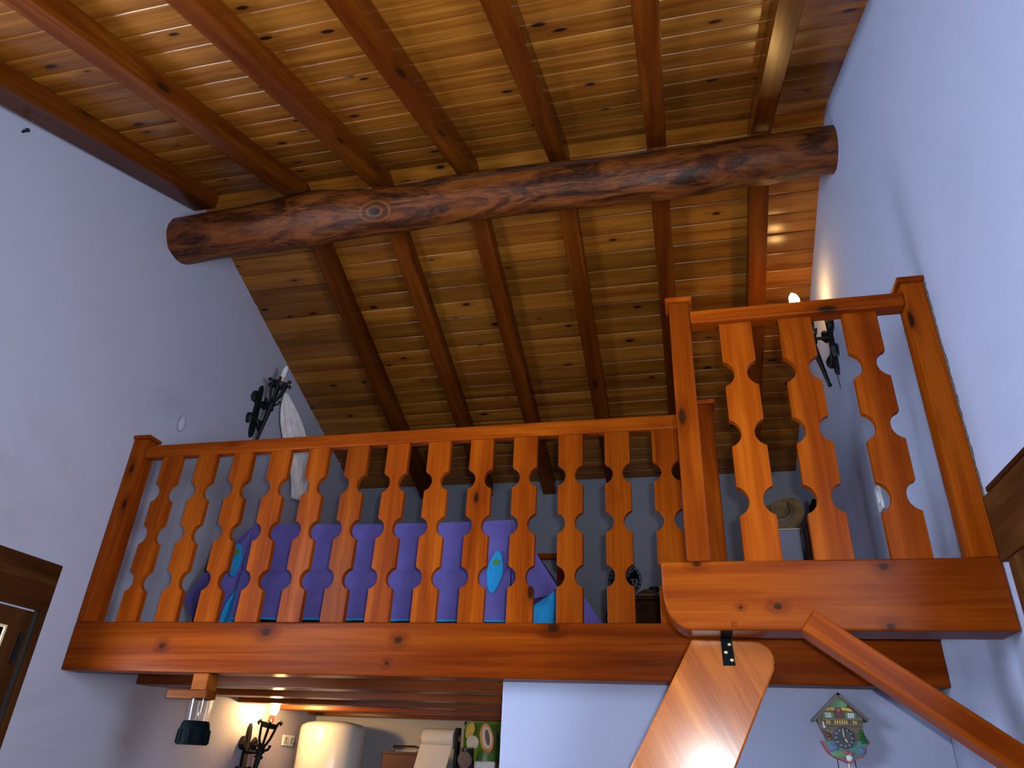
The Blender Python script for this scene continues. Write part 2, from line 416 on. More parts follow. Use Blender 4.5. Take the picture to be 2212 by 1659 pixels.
def log_mat():
    t = NT('knotty_log'); tc = t.n('ShaderNodeTexCoord')
    mp = t.n('ShaderNodeMapping', {'Vector': (tc, 'Object'), 'Scale': (1.6, 6., 6.)})
    n1 = t.n('ShaderNodeTexNoise', {'Vector': (mp, 0), 'Scale': 1.3, 'Detail': 8., 'Roughness': .62, 'Distortion': 1.6})
    n2 = t.n('ShaderNodeTexNoise', {'Vector': (mp, 0), 'Scale': 5., 'Detail': 5., 'Distortion': 2.})
    mx = t.n('ShaderNodeMath', {0: (n2, 'Fac'), 1: .35}, operation='MULTIPLY'); ad = t.n('ShaderNodeMath', {0: (n1, 'Fac'), 1: (mx, 0)}, operation='ADD')
    r = t.ramp((ad, 0), [(.47, (.006, .0025, .0015)), (.60, (.045, .011, .003)), (.72, (.125, .031, .005)), (.9, (.20, .055, .009))])
    # the big ringed knot eye left of the middle
    d0 = t.n('ShaderNodeVectorMath', {0: (tc, 'Object'), 1: EYE}, operation='SUBTRACT')
    d1 = t.n('ShaderNodeVectorMath', {0: (d0, 0), 1: (1/.12, 1/.075, 1/.075)}, operation='MULTIPLY')
    d2 = t.n('ShaderNodeVectorMath', {0: (d1, 0)}, operation='LENGTH')
    dn = t.n('ShaderNodeMath', {0: (n2, 'Fac'), 1: .35, 2: (d2, 'Value')}, operation='MULTIPLY_ADD')
    sn = t.n('ShaderNodeMath', {0: (dn, 0), 1: 15.}, operation='MULTIPLY'); s2 = t.n('ShaderNodeMath', {0: (sn, 0)}, operation='SINE')
    rg = t.ramp((s2, 0), [(0., (.05, .014, .004)), (.8, (.17, .048, .009))])
    ms = t.n('ShaderNodeMapRange', {'Value': (d2, 'Value'), 'From Min': .75, 'From Max': 1.05, 'To Min': .9, 'To Max': 0.})
    dk = t.n('ShaderNodeMapRange', {'Value': (d2, 'Value'), 'From Min': .22, 'From Max': .38, 'To Min': .85, 'To Max': 0.})
    e1 = t.n('ShaderNodeMix', data_type='RGBA'); t.t.links.new(ms.outputs[0], e1.inputs[0]); t.t.links.new(r.outputs[0], e1.inputs[6]); t.t.links.new(rg.outputs[0], e1.inputs[7])
    e2 = t.n('ShaderNodeMix', data_type='RGBA'); t.t.links.new(dk.outputs[0], e2.inputs[0]); t.t.links.new(e1.outputs[2], e2.inputs[6]); e2.inputs[7].default_value = (.012, .006, .004, 1)
    t.set(Base_Color=(e2, 2), Roughness=.40, Specular_IOR_Level=.22)
    t.bump((ad, 0), .6, .014)
    return t.m
LOGB = log_mb()
lorg = sum((Vector(v) for v in LOGB.v), Vector())/len(LOGB.v)
ex = -1.62; ey = 2.975 + .06*(ex-XL)/(XR-XL); ez = ey*math.tan(math.radians(44.25)) + H
EYE = tuple(Vector((ex, ey + .15*math.cos(math.radians(222)), ez + .15*math.sin(math.radians(222)))) - lorg)
LOGM = log_mat()
lg = root('ridge_log', (0, 3.0, 2.9+H), 'thick knotty round log spanning wall to wall under the rafters', 'beam')
part('trunk', LOGB, LOGM, lg, smooth=True)
# drying crack and one broken-off knot
def on_log(x, deg, dr=0):
    e = 44.4 if x > -1.9 else 44.2
    y = 2.975 + .06*(x-XL)/(XR-XL); z = y*math.tan(math.radians(e)) + H; r = .135+dr
    a = math.radians(deg); return (x, y+r*math.cos(a), z+r*math.sin(a))
part('crack', MB().tube([on_log(-1.35+.09*i, 170+3*math.sin(i*.7), .004) for i in range(16)], [.001]+[.0045]*14+[.001], 6), plain('dark_crack', (.008, .004, .003), .9), lg)

# ------------------------------------------------------------------ loft floor, joists, beams
lf = struct('floor_loft', B(XL, XR, LOFT+.12, YB, .532+H, .562+H), WJO)
for i, y in enumerate((3.64, 4.14, 4.64, 5.14, 5.64)):
    single('joist', B(XL, PX+.0 if y > PY else XR, y, y+.12, .343+H, .532+H), WJO,
           ['pine joist under the loft nearest the big front beam', 'pine joist second behind the loft beam', 'pine joist third behind the loft beam',
            'pine joist glowing orange beside the kitchen bulb', 'pine joist furthest back, above the water heater'][i], 'beam', 'joists under the loft', bevel=.004)
def wood_at(name, cen, kn, base=None, **kw):
    l, m_, d = base or (LIGHT, MID, DARK)
    return wood(name, l, m_, d, kw.pop('axis', 'X'), knots=.12, pts=[(x-cen[0], y-cen[1], z-cen[2], r) for x, y, z, r in kn], **kw)
LBM = wood_at('loft_beam_pine', ((XL+.001+XR)/2, LOFT+.061, (ZBB+ZBT)/2), [(-1.91, 3.1, .527+H, .018), (-1.259, 3.1, .496+H, .014), (-.572, 3.1, .551+H, .019), (-2.441, 3.1, .461+H, .013), (-1.30, 3.1, .40+H, .008)], base=((.195, .036, .0016), (.135, .0205, .0008), (.06, .0065, .0003)), spec=.045, rough=.31, cross=15., along=.6)
single('loft_beam', B(XL+.001, XR, LOFT, LOFT+.122, ZBB, ZBT), LBM, 'long varnished pine beam carrying the loft railing, from wall to wall', 'beam', bevel=.006)

# landing
LKN = [(.254, LY, .485+H, .010), (.025, LY, .619+H, .011), (.57, LY, .601+H, .011), (.558, LY, .428+H, .009), (.146, LY, .482+H, .005)]
land = root('stair_landing', (.4, LY, .5+H), 'raised pine landing at the right wall with rounded front beam and slanting brace', 'landing')
poly = [(-.088, .6265), (.893, .6265), (.893, .4155)]
xa, za = -.003, .4155
poly += [(xa, za)]
for k in range(1, 10):
    a = PI/2*k/9; poly.append((xa-.084*math.sin(a), za+.125*(1-math.cos(a))))
pc = (sum(q[0] for q in poly)/len(poly), LY+.071, sum(q[1] for q in poly)/len(poly)+H)
LDM = wood_at('landing_beam_pine', pc, LKN, spec=.07, rough=.31)
part('front_beam', MB().prism([(x, z+H) for x, z in poly], 'XZ', LY, LY+.142), LDM, land, bevel=.007)
part('deck', B(-.02, XR-.002, LY+.142, LOFT-.002, .585+H, .615+H), W['X'], land)
sl = math.atan(.735)
bp = [(.312, .418), (.353, .473), (XR-.001, .473-.735*(XR-.354)), (XR-.001, .418-.735*(XR-.313)-.005)]
part('corner_brace', MB().prism([(x, z+H) for x, z in bp], 'XZ', LY-.012, LY+.09), WBR, land, bevel=.005, label='slanting brace running down to the right wall')
part('dowel_plug', MB().lathe((.122, LY+.004, .432+H), [(.008, 0), (.008, -.007), (.006, -.008)], 14, 'Y'), W['Z'], land, label='small round dowel plug')

# ------------------------------------------------------------------ railings
BWD, BTH, BHT = .116, .030, .872
def baluster_poly():
    hw = BWD/2; pts = []
    cz = [.664, .436, .198]; r = .0505; inset = .0145; half = math.sqrt(r*r - inset*inset)
    def side(sgn):
        out = [(sgn*hw, BHT)]
        for z in cz:
            a0 = math.atan2(half, -inset); a1 = 2*PI - a0
            for k in range(11):
                a = a0 + (a1-a0)*k/10
                out.append((sgn*(hw + inset + r*math.cos(a)), z + r*math.sin(a)))
        out.append((sgn*hw, 0)); return out
    rp = side(1); lp = side(-1)
    return rp + lp[::-1]
bal_me = mesh_from('baluster', MB().prism(baluster_poly(), 'XZ', -BTH/2, BTH/2), WB, bevel=.0025)
def balusters(xs, y, z, parent):
    for x in xs:
        o = bpy.data.objects.new('baluster', bal_me); C.objects.link(o); o.parent = parent
        o.location = Vector((x+BWD/2, y, z)) - worldloc(parent)
def newel(x0, x1, y0, y1, z0, z1, parent, cap=.012):
    n = part('newel_post', B(x0, x1, y0, y1, z0, z1-.02), W['Z'], parent, bevel=.006)
    a, b = (x0-cap, x1+cap)
    a = max(a, XL+.001); b = min(b, XR-.001)
    part('post_cap', B(a, b, y0-cap, y1+cap, z1-.02, z1), W['Z'], n, bevel=.004)
lr = root('loft_railing', (-1.4, LOFT, ZBT), 'long loft railing of thirteen scalloped pine boards above the loft beam', 'railing')
newel(XL+.002, -2.873, LOFT, LOFT+.08, ZBT, 1.575+H, lr)
newel(.078, .158, LOFT, LOFT+.08, ZBT, 1.575+H, lr)
part('handrail', B(-2.873, .078, LOFT, LOFT+.052, 1.441+H, 1.512+H), W['X'], lr, bevel=.006)
balusters([-2.748 + .2185*k for k in range(13)], LOFT+.008+BTH/2, ZBT, lr)
rr_ = root('landing_railing', (.45, LY, .6265+H), 'short landing railing of three scalloped boards between post and right wall', 'railing')
newel(-.006, .070, LY, LY+.078, .6265+H, 1.648+H, rr_)
newel(.815, XR-.001, LY+.003, LY+.083, .6265+H, 1.645+H, rr_)
part('handrail', B(.070, .815, LY, LY+.066, 1.53+H, 1.585+H), W['X'], rr_, bevel=.006)
balusters([.174, .3845, .606], LY+.026+BTH/2, .6265+H, rr_)
for o in rr_.children:
    if o.name.startswith('baluster'): o.scale = (1.0, 1, 1.037)

# ragged joint where the right post meets the plaster
rj = random.Random(5); pj = []; nj = 60
for k in range(nj+1): pj.append((LY+.004 - (.004 + .010*rj.random()), .64+H + 1.0*k/nj))
pj = [(LY+.03, .64+H)] + pj + [(LY+.03, 1.64+H)]
part('ragged_joint', MB().prism(pj, 'YZ', XR-.0035, XR-.0005), plain('joint_filler', (.09, .075, .07), .9, noise=.8, nscale=120), rr_, label='ragged dark plaster joint')
# ------------------------------------------------------------------ ladder stair
st = root('loft_stair', (-.5, 2.7, 0), 'steep pine stair with broad varnished stringer hinged under the landing', 'stair')
def stringer(y0, y1):
    pl = [(-.006, .4125), (.180, .4085)]
    for k in range(1, 9):
        a = PI/2*k/8; pl.append((.180+.060*math.sin(a), .4085-.058*(1-math.cos(a))))
    pl += [(.236, .325), (.094, .048), (-.775, -1.598), (-1.075, -1.598), (-.219, .035)]
    return MB().prism([(x, z+H) for x, z in pl], 'XZ', y0, y1)
part('stringer', stringer(LY+.144, LY+.194), WST, st, bevel=.006)
part('stringer', stringer(LY+.66, LY+.71), WST, st, bevel=.006)
for k in range(7):
    z = .16 - .235*k; xm = -.006 + .53*(z-.41) + .12
    part('tread', B(xm-.10, xm+.10, LY+.194, LY+.66, z+H-.035, z+H), W['Y'], st, bevel=.004)
hp = part('hinge_plate', MB().prism([(.084, .333+H), (.121, .333+H), (.1165, .4135+H), (.0825, .4135+H)], 'XZ', LY+.1405, LY+.1445).box(.0825, .1165, LY+.012, LY+.1445, .4125+H, .4156+H),
          BLACKP, st, label='black metal hinge plate with three brass screws')
for x, z in ((.108, .396), (.096, .372), (.112, .349)):
    part('screw', MB().lathe((x, LY+.1405, z+H), [(.0055, 0), (.0055, -.002), (.003, -.0032), (.0022, -.001)], 14, 'Y'), BRASS, hp)

# ------------------------------------------------------------------ doors in the side walls
d1 = root('door_1', (XL, 2.4, 0), None, None); d1['kind'] = 'structure'; d1['label'] = 'dark wooden door in a broad casing in the left wall'
part('header', B(XL-.01, XL+.012, 1.3, 2.907, .573+H, .795+H), WDK, d1, bevel=.004)
part('jamb', B(XL-.01, XL+.012, 2.868, 2.906, 0, .573+H), WDZ, d1, bevel=.003)
lf_ = part('leaf', B(XL-.04, XL+.004, 1.75, 2.842, .02, WZ0).box(XL-.04, XL+.004, 1.75, 2.842, WZ1, .565+H).box(XL-.04, XL+.004, 1.75, WA, WZ0, WZ1)
            .box(XL-.04, XL+.004, WBY, 2.842, WZ0, WZ1), WDZ, d1)
part('pane', B(XL-.022, XL-.018, WA, WBY, WZ0, WZ1), PANE, lf_)
part('pane_frame', B(XL+.003, XL+.009, WBY, 2.723, WZ0, .485+H).box(XL+.003, XL+.009, WA, 2.712, WZ1, .485+H), CLK['cream'], lf_)
part('shadow_gap', B(XL-.008, XL+.002, 2.842, 2.868, 0, .573+H), plain('dark_gap', (.01, .008, .007), .8), d1)
part('hinge', B(XL+.004, XL+.012, 2.800, 2.822, .333+H, .466+H), IRON, lf_, label='black iron hinge')
w1 = root('window_1', (XR, 1.7, 1.6), None, None); w1['kind'] = 'structure'; w1['label'] = 'dark wooden shuttered window casing with a stepped header on the right wall'
part('header', B(XR-.035, XR+.01, 1.34, 2.289, .590+H, .783+H), WDK, w1, bevel=.003)
part('crown', B(XR-.038, XR+.01, 1.36, 2.245, .783+H, .798+H), WDK, w1, bevel=.002)
for y0, y1 in ((2.13, 2.252), (1.38, 1.50)): part('jamb', B(XR-.03, XR+.01, y0, y1, -.5+H, .590+H), WDZ, w1, bevel=.003)
part('sill', B(XR-.05, XR+.01, 1.34, 2.289, -.55+H, -.5+H), WDK, w1, bevel=.003)
part('shutter', B(XR-.015, XR+.01, 1.50, 2.13, -.5+H, .590+H), WDZ, w1, bevel=.003)

# ------------------------------------------------------------------ torch sconces
def sconce(side, y, zc_, lit, label, size=1.):
    """side -1: on the left wall, +1: on the right wall"""
    T = Matrix.Translation((XL if side < 0 else XR, y, zc_)) @ Matrix.Diagonal((1 if side < 0 else -1, 1, 1, 1))
    r = root('torch_sconce', T.translation, label, 'wall lamp', 'wrought iron torch sconces')
    def mb(): m = MB(); m.M = T; return m
    # fleur-de-lis back plate
    m = mb()
    spine = [(0, .21), (.016, .185), (.021, .13), (.018, .07), (.026, .03), (.028, -.03), (.022, -.07), (.026, -.13), (.020, -.18), (0, -.21)]
    pl = spine + [(-a, b) for a, b in spine[1:-1]][::-1]
    m.prism(pl, 'YZ', .001, .022)
    part('back_plate', m, IRON, r, bevel=.002)
    for zz, flip in ((.085, 1), (-.085, -1)):
        for sg in (-1, 1):
            m = mb()
            m.tube([(.010, sg*.006, zz-.05*flip), (.016, sg*.040, zz-.012*flip), (.022, sg*.074, zz+.022*flip), (.026, sg*.086, zz-.006*flip), (.026, sg*.070, zz-.032*flip)],
                   [.010, .017, .023, .019, .008], 10)
            m.ball((.020, sg*.070, zz-.006*flip), .018, .030, .034)
            part('scroll_leaf', m, IRON, r, smooth=True)
    ax = lambda t: Vector((.064 + .185*t, 0, -.27 + t))      # torch axis, t is height above the foot
    m = mb(); m.tube([(.008, 0, .035), ax(.305)], .009, 10); part('arm', m, IRON, r, smooth=True)
    m = mb()
    m.tube([ax(0), ax(.02), ax(.12), ax(.30), ax(.36)], [.006, .010, .013, .020, .024], 12)
    for t in (.28, .315): m.tube([ax(t-.008), ax(t+.008)], .029, 14)
    m.ball(ax(0), .012, .012, .012)
    part('torch_stem', m, IRON, r, smooth=True)
    for k in range(6):
        a = 2*PI*k/6; m = mb()
        P = lambda t, q: ax(t) + Vector((math.cos(a)*q, math.sin(a)*q, 0))
        m.tube([P(.34, .015), P(.39, .040), P(.44, .052), P(.48, .058), P(.497, .076), P(.487, .088), P(.474, .080)], [.008, .0085, .0085, .008, .009, .009, .006], 8)
        part('basket_bar', m, IRON, r, smooth=True)
    for a in (.6, 2.5, 3.9, 5.4):
        m = mb(); P = lambda t, q: ax(t) + Vector((math.cos(a)*q, math.sin(a)*q, 0))
        m.tube([P(.315, .015), P(.325, .042), P(.350, .052), P(.348, .038)], [.008, .009, .009, .006], 8); part('curl', m, IRON, r, smooth=True)
    m = mb(); m.tube([ax(.455), ax(.487)], [.054, .061], 20); part('drip_ring', m, IRON, r, smooth=True)
    m = mb(); m.tube([ax(.485), ax(.535)], [.020, .020], 16); part('candle_sleeve', m, CANDLE, r, smooth=True)
    m = mb()
    if lit: m.tube([ax(.533), ax(.55), ax(.58), ax(.61), ax(.635)], [.012, .024, .030, .024, .004], 16)
    else: m.tube([ax(.533), ax(.55), ax(.60), ax(.625)], [.018, .020, .020, .012], 14)
    part('bulb', m, (BULBK if y > 4.5 else BULBON) if lit else BULBOFF, r, smooth=True, label='glowing candle bulb' if lit else 'unlit white candle bulb')
    return r
sconce(-1, 4.10, 2.225+H, False, 'black iron torch lamp, unlit, on the left wall above the loft railing')
sconce(1, 3.80, 2.245+H, True, 'black iron torch lamp with glowing bulb behind the landing railing')
sconce(-1, 4.84, .02+H, True, 'black iron torch lamp with glowing bulb in the kitchen under the loft')

# ------------------------------------------------------------------ loft contents
# bed with quilt
bd = root('bed', (-1.75, 4.7, .562+H), 'double bed under the purple quilt with a wooden headboard rail', 'bed')
part('mattress', B(-2.50, -1.02, 3.86, 5.6, .95+H, 1.245+H), WHITEP, bd, bevel=.03)
part('bed_frame', B(-2.48, -1.04, 3.88, 5.62, .66+H, .95+H), WCH, bd, bevel=.005)
for x in (-2.46, -1.12):
    for y in (3.9, 5.5): part('leg', B(x, x+.06, y, y+.06, .562+H, .66+H), WCH, bd)
part('headboard', B(-2.55, -.93, 5.66, 5.70, 1.54+H, 1.585+H).box(-2.50, -2.44, 5.65, 5.69, .562+H, 1.54+H).box(-1.02, -.96, 5.65, 5.69, .562+H, 1.54+H), W['X'], bd, bevel=.004)
qt = root('quilt', (-1.75, 3.8, .7+H), 'purple quilt with turquoise petals and lining draped over the bed behind the railing', 'quilt')
def lerp(a, b, t): return tuple(p+(q-p)*t for p, q in zip(a, b))
def path(ps, t):
    t = min(max(t, 0), 1)*(len(ps)-1); i = min(int(t), len(ps)-2); return lerp(ps[i], ps[i+1], t-i)
def front(u, v):
    top = lerp((-2.556, 3.80, 1.278), (-.945, 3.80, 1.256), u); bot = lerp((-2.575, 3.78, .712), (-.93, 3.78, .702), u)
    x, y, z = lerp(top, bot, v)
    z += -.012*math.sin(PI*u)*(1-v)
    y += .010*math.sin(u*34)*v + .004*math.sin(u*75+1)*v - .012*math.sin(PI*min(1, v*8)/2) + (.012*math.exp(-((v-.5)/.02)**2))
    return (x, y, z+H)
q1 = MB().grid(front, 80, 24)
part('front_drop', q1, PURPLE, qt, smooth=True, solid=.006)
def top(u, v): return (lerp((-2.556,), (-.945,), u)[0], 3.80 + (5.62-3.80)*v, 1.256 + .022*(1-u) + H + .008*math.sin(u*9)*math.sin(v*8) - .012*math.sin(PI*u)*(1-v))
part('top_panel', MB().grid(top, 24, 24), PURPLE, qt, smooth=True, solid=.006)
Lo = [(-2.556, 3.80, 1.278), (-2.61, 3.80, 1.235), (-2.70, 3.80, 1.14), (-2.79, 3.80, 1.04), (-2.87, 3.80, .93), (-2.935, 3.80, .835), (-2.90, 3.84, .76), (-2.86, 3.88, .69)]
Li = [(-2.556, 3.80, 1.278), (-2.556, 3.805, 1.2), (-2.56, 3.81, 1.1), (-2.565, 3.815, 1.0), (-2.58, 3.82, .92), (-2.62, 3.82, .84), (-2.64, 3.81, .76), (-2.66, 3.80, .69)]
def wing(A, Bp, amp): 
    def f(u, v):
        x, y, z = lerp(path(Bp, v), path(A, v), u); return (x, y - amp*math.sin(PI*u)*v + amp*.4*math.sin(u*9)*v, z+H)
    return f
part('corner_fold', MB().grid(wing(Lo, Li, .05), 14, 28), PURPLE, qt, smooth=True, solid=.006)
part('lining', MB().grid(lambda u, v: tuple(map(sum, zip(lerp(path([(-2.585, 3.80, .90), (-2.64, 3.80, .81), (-2.66, 3.80, .69)], v), path([(-2.575, 3.80, .90), (-2.54, 3.815, .81), (-2.56, 3.815, .69)], v), u), (0, .01*math.sin(u*8), H)))), 10, 12), CYAN, qt, smooth=True, solid=.004, label='turquoise lining')
Ro = [(-.945, 3.80, 1.256), (-.90, 3.80, 1.21), (-.84, 3.80, 1.13), (-.78, 3.80, 1.03), (-.72, 3.80, .94), (-.684, 3.80, .885), (-.695, 3.80, .86)]
Ri = [(-.945, 3.80, 1.256), (-.945, 3.80, 1.15), (-.94, 3.80, 1.05), (-.935, 3.80, .95), (-.93, 3.80, .85), (-.925, 3.80, .78), (-.92, 3.80, .735)]
part('corner_fold', MB().grid(wing(Ro, Ri, .05), 14, 28), PURPLE, qt, smooth=True, solid=.006)
Rt = [(-.92, 3.80, .74), (-.80, 3.79, .79), (-.69, 3.80, .865)]
Rb = [(-.93, 3.80, .68), (-.80, 3.80, .68), (-.69, 3.82, .68)]
part('lining', MB().grid(lambda u, v: tuple(map(sum, zip(lerp(path(Rt, u), path(Rb, u), v), (0, .018*math.sin(u*13)*v, H)))), 24, 8), CYAN, qt, smooth=True, solid=.004, label='turquoise lining')
Tt = [(-.66, 3.95, .97), (-.56, 3.95, .86), (-.46, 3.95, .72)]
part('side_drop', MB().grid(lambda u, v: tuple(map(sum, zip(lerp(path(Tt, u), (-.70+.24*u, 3.98, .66), v), (0, .01*math.sin(u*11), H)))), 14, 6), PURPLE, qt, smooth=True, solid=.006)
def side(x0, x1):
    return lambda u, v: (x0 + (x1-x0)*v + .012*math.sin(u*30)*v, 3.86 + 1.74*u, 1.25 - .55*v + H)
part('side_drop', MB().grid(side(-2.556, -2.68), 24, 8), PURPLE, qt, smooth=True, solid=.006)
part('side_drop', MB().grid(side(-.945, -.86), 24, 8), PURPLE, qt, smooth=True, solid=.006)
part('hem', MB().tube([(front(i/60, 1)[0], front(i/60, 1)[1]-.004, front(i/60, 1)[2]) for i in range(61)], .006, 6), CYAN, qt, smooth=True, label='turquoise hem')
def petal(cx, cz, half, wid, tilt, y, dotz):
    pts = []
    for k in range(24):
        a = 2*PI*k/24; lx = wid*math.sin(a); lz = half*math.cos(a)
        lx *= 1-.25*abs(lz/half)
        pts.append((cx + lx*math.cos(tilt) + lz*math.sin(tilt), cz + lz*math.cos(tilt) - lx*math.sin(tilt) + H))
    pt = part('petal_patch', MB().prism(pts, 'XZ', y, y+.004), CYAN, qt, label='turquoise petal patch')
    part('dot', MB().lathe((cx+dotz*math.sin(tilt), y, cz+dotz*math.cos(tilt)+H), [(.018, .001), (.018, -.004)], 16, 'Y'), GREEN, pt, label='green dot')
petal(-2.615, 1.05, .10, .042, -.05, 3.762, .045)
petal(-1.02, .96, .115, .045, .12, 3.766, .05)

# hanging cloth on the left wall
def cloth(u, v):
    # outline in the wall plane: narrow at the top, widest a third down, straight right edge
    yr = path([(4.36,), (4.56,), (4.68,), (4.75,), (4.80,), (4.85,), (4.87,), (4.88,), (4.87,), (4.84,)], v)[0]
    yl = path([(4.355,), (4.35,), (4.36,), (4.39,), (4.45,), (4.53,), (4.60,), (4.67,), (4.71,), (4.74,)], v)[0]
    z = 2.50 - .70*v - .05*v*u*0
    y = yl + (yr-yl)*u
    return (XL + .035 + .022*math.sin(u*22)*min(1, v*3) + .03*u, y, z+H)
single('hanging_cloth', MB().grid(cloth, 44, 26), CLOTHW, 'pale sheer cloth hanging in folds on the left wall beside the unlit torch', 'cloth', smooth=True, solid=.003)

# floor fan
fn = root('floor_fan', (-.40, 4.2, .562+H), 'small black floor fan with round grille behind the right end of the loft railing', 'fan')
fc = Vector((-.362, 4.2, 1.012+H))
m = MB()
for r_, yy in ((.093, 0), (.08, -.02), (.06, -.03), (.035, -.036), (.08, .02), (.05, .032)):
    m.tube([(fc.x + r_*math.cos(2*PI*k/28), fc.y+yy, fc.z + r_*math.sin(2*PI*k/28)) for k in range(29)], .0022, 6, False)
for k in range(20):
    a = 2*PI*k/20; d = Vector((math.cos(a), 0, math.sin(a)))
    m.tube([fc + d*.02 + Vector((0, -.037, 0)), fc + d*.06 + Vector((0, -.03, 0)), fc + d*.093, fc + d*.05 + Vector((0, .032, 0))], .0018, 5)
part('grille', m, BLACKP, fn, smooth=True)
m = MB().lathe((fc.x, fc.y+.02, fc.z), [(.02, -.045), (.024, -.02), (.03, .03), (.034, .08), (.02, .10)], 16, 'Y'); part('motor', m, BLACKP, fn, smooth=True)
for k in range(4):
    a = 2*PI*k/4+.4; m = MB()
    m.grid(lambda u, v: (fc.x + (.015+.068*u)*math.cos(a+.9*(v-.5)*(.5+u*.5)), fc.y - .012 + .02*(v-.5), fc.z + (.015+.068*u)*math.sin(a+.9*(v-.5)*(.5+u*.5))), 6, 5)
    part('blade', m, BLACKP, fn, smooth=True, solid=.0015)
part('pole', MB().tube([(fc.x-.03, fc.y+.06, fc.z-.0), (fc.x-.055, fc.y+.06, fc.z-.12), (fc.x-.06, fc.y+.05, .58+H)], [.014, .018, .018], 12), BLACKP, fn, smooth=True)
part('foot', MB().lathe((fc.x-.06, fc.y+.05, .562+H), [(.12, 0), (.12, .012), (.03, .03)], 24), BLACKP, fn, smooth=True)
part('cord', MB().tube([(fc.x-.06, fc.y+.04, .90+H), (fc.x-.10, fc.y+.03, .88+H), (fc.x-.115, fc.y+.03, .80+H), (fc.x-.10, fc.y+.03, .70+H), (fc.x-.11, fc.y+.05, .575+H)], .004, 6), BLACKP, fn, smooth=True)

# dark chest with things on it
ch = root('chest', (-.12, 4.8, .562+H), 'dark wooden chest behind the railing next to the black fan', 'chest')
part('body', B(-.34, .14, 4.6, 5.0, .562+H, .985+H), WCH, ch, bevel=.006)
part('top_board', B(-.355, .155, 4.585, 5.015, .985+H, 1.01+H), WCH, ch, bevel=.005)
part('drawer_front', B(-.31, .11, 4.588, 4.6, .64+H, .95+H), WCH, ch, bevel=.003)
m = MB().lathe((-.225, 4.80, 1.01+H), [(.03, 0), (.034, .015), (.022, .045), (.02, .06), (.034, .085), (.036, .095), (.024, .10)], 18)
single('small_pot', m, IRON, 'small dark pot with flared rim on the wooden chest', 'pot', smooth=True)
m = MB().grid(lambda u, v: (-.33 + .16*u, 4.62 + .10*v, 1.012 + H + .055*math.sin(PI*min(1, .15+u*.85))*math.sin(PI*(.15+.7*v))), 12, 8)
m.box(-.32, -.18, 4.63, 4.71, 1.011+H, 1.03+H)
single('leather_pouch', m, plain('brown_leather', (.10, .035, .015), .5), 'brown leather pouch lying on the dark chest before the pot', 'pouch', smooth=True)

# white box with hat, dark stand
bx = root('white_box', (.62, 5.2, .562+H), 'plain pale box standing at the back of the loft under the straw hat', 'box')
part('body', B(.46, .768, 5.2, 5.55, .562+H, 1.588+H), WALL, bx, bevel=.006)
part('lid', B(.455, .773, 5.195, 5.555, 1.588+H, 1.597+H), WHITEP, bx, bevel=.002)
hat = root('straw_hat', (.69, 5.3, 1.66+H), 'brown woven straw hat leaning on the pale box at the back', 'hat')
HT = Matrix.Translation((.685, 5.38, 1.762+H)) @ Matrix.Rotation(math.radians(-28), 4, 'Y') @ Matrix.Rotation(math.radians(62), 4, 'X')
def hatmb(): m = MB(); m.M = HT; return m
m = hatmb()
def brim(u, v):
    a = 2*PI*u; r = .075 + .085*v; return (r*1.05*math.cos(a), r*.92*math.sin(a), .022*v*v*math.cos(2*a) + .004*math.sin(a*7)*v)
m.grid(brim, 48, 6); part('brim', m, STRAW, hat, smooth=True, solid=.004)
m = hatmb(); m.lathe((0, 0, 0), [(.076, 0), (.074, .03), (.068, .07), (.055, .09), (.03, .088), (.01, .08)], 32); part('crown', m, STRAW, hat, smooth=True)
m = hatmb(); m.lathe((0, 0, .004), [(.0775, 0), (.0775, .022), (.074, .023)], 32); part('hat_band', m, STRAWB, hat, smooth=True)
sp = root('upright_stand', (.80, 5.3, .562+H), 'dark brown and black upright stand beside the pale box', 'stand')
part('side_panel', B(.785, .83, 5.0, 5.18, .562+H, 1.575+H), WDZ, sp, bevel=.003)
part('black_case', B(.845, .885, 5.0, 5.18, .562+H, 1.74+H), BLACKP, sp, bevel=.008)
sw = root('wall_switch', (XR, 3.5, 1.2+H), 'small white switch on the right wall behind the landing railing', 'switch')
part('plate', B(XR-.012, XR, 3.46, 3.54, 1.15+H, 1.27+H), WHITEP, sw, bevel=.003)
part('rocker', B(XR-.018, XR-.012, 3.48, 3.52, 1.18+H, 1.24+H), ENAMEL, sw, bevel=.002)

# small things on the left wall
m = MB().ball((XL+.012, 3.41, 1.80+H), .022, .028, .055, 14, 10)
single('wall_fixture', m, WALLL, 'small white oval fixture on the left wall above the railing post', 'fixture', smooth=True)
nl = MB().tube([(XL, 1.84, 2.61+H), (XL+.03, 1.84, 2.615+H)], .006, 8).ball((XL+.03, 1.84, 2.615+H), .010, .010, .010)
single('wall_nail', nl, IRON, 'black nail high on the left wall under the rafter', 'nail', smooth=True)

